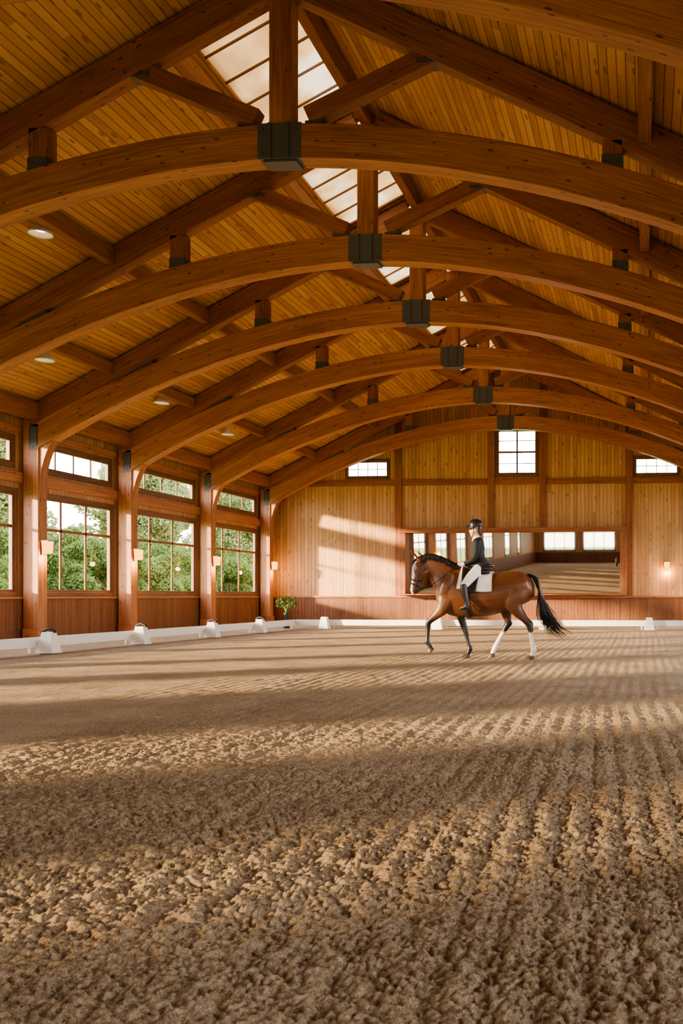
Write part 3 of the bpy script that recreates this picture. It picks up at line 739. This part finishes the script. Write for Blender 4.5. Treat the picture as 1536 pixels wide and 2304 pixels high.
for s in (-1,1):
    m=MB()
    P=[trunk(f0(a),s*a,.028) for a in np.linspace(.15,amax,14)]+[trunk(px,s*amax,.028) for px in np.linspace(1035,1114,12)[1:]]+[trunk(f1_(a),s*a,.028) for a in np.linspace(amax,.15,14)[1:]]
    m.tube(P,.007,6,lat=(0,.3,1))
    m.obj('piping',M['gold'],pad,smooth=True)
m=MB()
limb(m,[S(1038,1279,0,.05,.03),S(1044,1275,0,.12,.05),S(1056,1280,0,.16,.045),S(1072,1283,0,.19,.04),S(1088,1282,0,.21,.045),S(1100,1277,0,.19,.050),S(1107,1275,0,.14,.040),S(1110,1279,0,.06,.02)],18)
for s in (-1,1):
    limb(m,[S(1070,1288,s*.16,.05,.05),S(1090,1289,s*.17,.055,.06),S(1105,1289,s*.14,.04,.040)],10)
saddle=fuse('saddle',m,M['dleather'],.012,4,loc=(HX,HY,0)); info(saddle,'black leather dressage saddle under the rider','saddle')
for s in (-1,1):
    m=patch(lambda a:1044+2*abs(a),lambda a:1087-5*abs(a),s*.35,s*1.55,.038,8,16); o=m.obj('saddle_flap',M['dleather'],saddle,smooth=True); solid(o,.014)
    m=MB(); m.tube([H(1062,1296,s*.30),H(1062,1330,s*.375),H(1062,1352,s*.40),],.008,6); m.tube([H(1062,1352,s*.40),H(1056,1361,s*.345),H(1054,1369,s*.34),H(1054,1371,s*.40),H(1054,1369,s*.46),H(1057,1361,s*.455),H(1062,1352,s*.40)],.008,6,lat=(1,0,0)); m.obj('stirrup',M['steel'],saddle,smooth=True)
m=patch(lambda a:1052,lambda a:1061,1.6,2*math.pi-1.6,.012,3,30); o=m.obj('girth',M['dleather'],saddle,smooth=True); solid(o,.012)

# ------------------------------------------------------------------ rider
M['skin']=simple('skin',(.62,.36,.25),.5,0,var=.06)
M['jacket']=simple('navy_black_jacket',(.012,.014,.020),.75,0,var=.3,scale=30)
M['breech']=simple('white_breeches',(.90,.88,.88),.7,0,var=.04)
M['velvet']=simple('black_helmet_shell',(.014,.014,.017),.38)
M['glove']=simple('white_glove',(.72,.68,.64),.7)
M['hairb']=simple('brown_hair',(.05,.025,.014),.5)
m=MB()
limb(m,[S(1070,1177,0,.03,.03),S(1070,1180,0,.062,.075),S(1069.5,1187,0,.076,.098),S(1068.5,1194,0,.075,.096),S(1067.5,1201,0,.068,.084),S(1066.5,1207,0,.056,.070),S(1065.5,1211,0,.034,.046)],18,lat=(0,1,0))
limb(m,[S(1059,1192,0,.010,.012),S(1056.4,1198,0,.013,.014),S(1057.6,1200.5,0,.012,.010)],8)
limb(m,[S(1060,1204.5,-.02,.008,.008),S(1059,1204.5,0,.009,.009),S(1060,1204.5,.02,.008,.008)],8,lat=(0,0,1))
limb(m,[S(1062,1209,-.012,.016,.016),S(1062,1209,.012,.016,.016)],8,lat=(0,0,1))
for s in (-1,1): limb(m,[S(1071,1193,s*.074,.008,.016),S(1071.5,1197,s*.082,.009,.020),S(1071,1201,s*.074,.007,.012)],8)
limb(m,[S(1071,1200,0,.055,.06),S(1073,1210,0,.052,.056),S(1075,1219,0,.07,.07)],14)
limb(m,[S(1076,1214,0,.08,.06),S(1076,1221,0,.175,.085),S(1074.5,1232,0,.17,.115),S(1075,1245,0,.145,.11),S(1078,1258,0,.130,.098),S(1081,1270,0,.155,.11),S(1083,1280,0,.165,.12),S(1083,1287,0,.10,.08)],20)
for s in (-1,1):
    limb(m,[S(1077,1221,s*.13,.06,.06),S(1077,1226,s*.185,.054,.056),S(1077,1240,s*.205,.046,.048),S(1074,1256,s*.215,.040,.042),S(1068,1262,s*.205,.038,.040),S(1057,1267,s*.15,.033,.035),S(1047,1271,s*.105,.024,.030),S(1042,1272.5,s*.09,.022,.038),S(1037,1273,s*.085,.018,.040)],12)
    hb=Vector(H(1040,1272.5,s*.087))
    for zo,L_ in ((.028,1.),(.010,1.1),(-.009,1.05),(-.027,.85)):
        P=[hb+Vector(v) for v in ((0,0,zo),(-.045*L_,-s*.004,zo),(-.066*L_,-s*.022,zo-.003),(-.056*L_,-s*.046,zo-.004),(-.032,-s*.044,zo-.004))]
        limb(m,[(*p,r,r) for p,r in zip(P,(.010,.0095,.009,.0085,.007))],8,3,lat=(0,0,1))
    P=[hb+Vector(v) for v in ((.012,-s*.012,.02),(-.012,-s*.03,.042),(-.038,-s*.036,.044),(-.054,-s*.034,.04))]
    limb(m,[(*p,r,r) for p,r in zip(P,(.014,.012,.010,.008))],8,3,lat=(0,0,1))
    limb(m,[S(1083,1279,s*.07,.09,.10),S(1078,1287,s*.16,.085,.098),S(1068,1300,s*.27,.074,.088),S(1058,1314,s*.345,.06,.068),S(1054,1321,s*.37,.055,.058),S(1055,1331,s*.385,.052,.056),S(1058,1345,s*.39,.042,.046),S(1062,1358,s*.395,.034,.036),S(1063,1365,s*.40,.034,.040)],14)
    limb(m,[S(1066,1365,s*.40,.032,.035),S(1060,1367.5,s*.40,.037,.034),S(1052,1369,s*.405,.040,.024),S(1046,1370,s*.41,.028,.014)],10)
per=fuse('person',m,M['skin'],.0058,2,loc=(HX,HY,0))
info(per,'rider in black jacket, helmet and white breeches sitting upright holding reins','person')
m=MB()
limb(m,[S(1075.5,1212,0,.062,.062),S(1076,1216,0,.12,.078),S(1076,1221,0,.19,.10),S(1074.5,1232,0,.185,.130),S(1075,1245,0,.162,.125),S(1078,1258,0,.148,.114),S(1082,1270,0,.178,.130),S(1085,1279,0,.20,.14),S(1088,1287,0,.20,.12)],20)
for s in (-1,1):
    limb(m,[S(1077,1221,s*.12,.07,.07),S(1077,1226,s*.188,.067,.069),S(1077,1240,s*.208,.058,.060),S(1074,1256,s*.218,.051,.054),S(1068,1262,s*.206,.049,.051),S(1057,1267,s*.152,.044,.046),S(1049,1270,s*.113,.036,.040)],12)
fuse('jacket',m,M['jacket'],.008,2,per)['label']='fitted black riding jacket'
m=MB()
limb(m,[S(1081,1268,0,.15,.10),S(1083,1280,0,.172,.128),S(1083,1289,0,.11,.09)],16)
for s in (-1,1):
    limb(m,[S(1083,1279,s*.07,.10,.11),S(1078,1287,s*.16,.095,.106),S(1068,1300,s*.275,.083,.096),S(1058,1314,s*.35,.069,.077),S(1054,1321,s*.375,.064,.067),S(1054.5,1328,s*.385,.060,.064)],14)
fuse('breeches',m,M['breech'],.009,2,per)['label']='white riding breeches'
for s in (-1,1):
    m=MB()
    limb(m,[S(1053,1317,s*.385,.064,.066),S(1054,1325,s*.387,.066,.068),S(1055,1334,s*.388,.062,.066),S(1058,1346,s*.392,.052,.056),S(1062,1358,s*.397,.044,.046),S(1063,1366,s*.40,.043,.048)],14)
    limb(m,[S(1069,1366,s*.40,.034,.034),S(1064,1368,s*.40,.042,.040),S(1058,1369,s*.40,.045,.036),S(1050,1370.5,s*.405,.047,.028),S(1044,1371.5,s*.41,.030,.016)],12)
    m.box(H(1071,0)[0]-.05,H(1071,0)[0],s*.40-.03,s*.40+.03,H(0,1373.5)[2],H(0,1368)[2])
    fuse('boot',m,M['dleather'],.008,2,per)['label']='tall black leather riding boot'
for s in (-1,1):
    m=MB(); limb(m,[S(1049,1270.5,s*.11,.030,.034),S(1044,1272,s*.095,.028,.040),S(1040,1273,s*.088,.025,.044)],12)
    fuse('glove',m,M['glove'],.005,1,per)
m=MB()
limb(m,[S(1070.5,1170,0,.012,.014),S(1070.5,1171,0,.045,.055),S(1070.5,1175,0,.082,.105),S(1070.5,1181,0,.100,.126),S(1070.5,1187,0,.102,.130),S(1071.5,1190,0,.099,.124)],22)
limb(m,[S(1058,1184,0,.09,.010),S(1054,1186,0,.085,.009),S(1049,1189,0,.055,.006)],14)
limb(m,[S(1080,1188,0,.07,.03),S(1081,1194,0,.06,.022)],12)
helm=fuse('helmet',m,M['velvet'],.007,2,per); helm['label']='black riding helmet with chin strap'
m=MB()
for s in (-1,1):
    m.tube([H(1068,1189,s*.086),H(1067,1200,s*.078),H(1064,1209,s*.045),H(1063,1213,0)],.005,6); m.tube([H(1076,1190,s*.084),H(1071,1200,s*.08),H(1067,1202,s*.078)],.004,6)
m.obj('chin_strap',M['dleather'],per,smooth=True)
m=MB(); limb(m,[S(1077,1190,0,.07,.04),S(1079,1198,0,.058,.035),S(1081,1203,0,.04,.036),S(1081,1208,0,.018,.016)],14); fuse('hair',m,M['hairb'],.007,2,per)['label']='dark brown hair in a low bun'
m=MB()
limb(m,[S(1072,1209,0,.058,.060),S(1073,1214,0,.062,.064)],14); limb(m,[S(1066,1212,0,.03,.02),S(1064.5,1219,0,.035,.02),S(1063.5,1225,0,.012,.012)],10)
fuse('collar',m,M['breech'],.006,1,per)['label']='white stock collar'
for s in (-1,1):
    m=MB(); m.lathe([(.001,-.008),(.008,-.004),(.010,0),(.008,.004),(.001,.008)],H(1059.3,1194,s*.030),10); m.obj('eye',M['hairb'],per,smooth=True)
for s in (-1,1):
    m=MB()
    m.tube(catmull([H(941,1328,-.09+s*.078),H(975,1318,s*.16),H(1005,1299,s*.2),H(1034,1274,s*.085),H(1040,1277,s*.06),H(1042,1290,s*.03-.05)],5),.0075,6)
    m.obj('rein',M['dleather'],horse,smooth=True)

# ------------------------------------------------------------------ light
d=Vector((1,.62,-.215)).normalized()
L=bpy.data.lights.new('sun','SUN'); L.energy=15; L.color=(1,.72,.42); L.angle=math.radians(3.4)
lo=bpy.data.objects.new('sun',L); COL.objects.link(lo); lo.rotation_euler=d.to_track_quat('-Z','Y').to_euler(); lo.location=(-40,-20,15)
w=bpy.data.worlds.new('World'); scene.world=w; w.use_nodes=True; nt=w.node_tree; nt.nodes.clear()
out=nt.nodes.new('ShaderNodeOutputWorld'); bg=nt.nodes.new('ShaderNodeBackground'); nt.links.new(bg.outputs[0],out.inputs[0])
tc=nt.nodes.new('ShaderNodeTexCoord'); sp=nt.nodes.new('ShaderNodeSeparateXYZ'); nt.links.new(tc.outputs['Generated'],sp.inputs[0])
cr=nt.nodes.new('ShaderNodeValToRGB'); nt.links.new(sp.outputs[2],cr.inputs[0]); e=cr.color_ramp.elements
e[0].position=0; e[0].color=(1,.91,.79,1); e[1].position=.6; e[1].color=(.82,.88,.97,1)
nt.links.new(cr.outputs[0],bg.inputs[0]); bg.inputs[1].default_value=6.6
cam=bpy.data.cameras.new('camera'); co_=bpy.data.objects.new('camera',cam); COL.objects.link(co_); scene.camera=co_
co_.location=(0,0,1.15); co_.rotation_euler=(math.pi/2,0,math.radians(4.5))
cam.sensor_fit='VERTICAL'; cam.sensor_height=36; cam.lens=1900/2304*36
cam.shift_x=-(1300.5-768)/2304; cam.shift_y=188/2304; cam.clip_end=500
cam.dof.use_dof=True; cam.dof.focus_distance=13.0; cam.dof.aperture_fstop=7.0
scene.view_settings.view_transform='AgX'
try: scene.view_settings.look='AgX - Medium High Contrast'
except Exception: pass
scene.view_settings.exposure=0.80
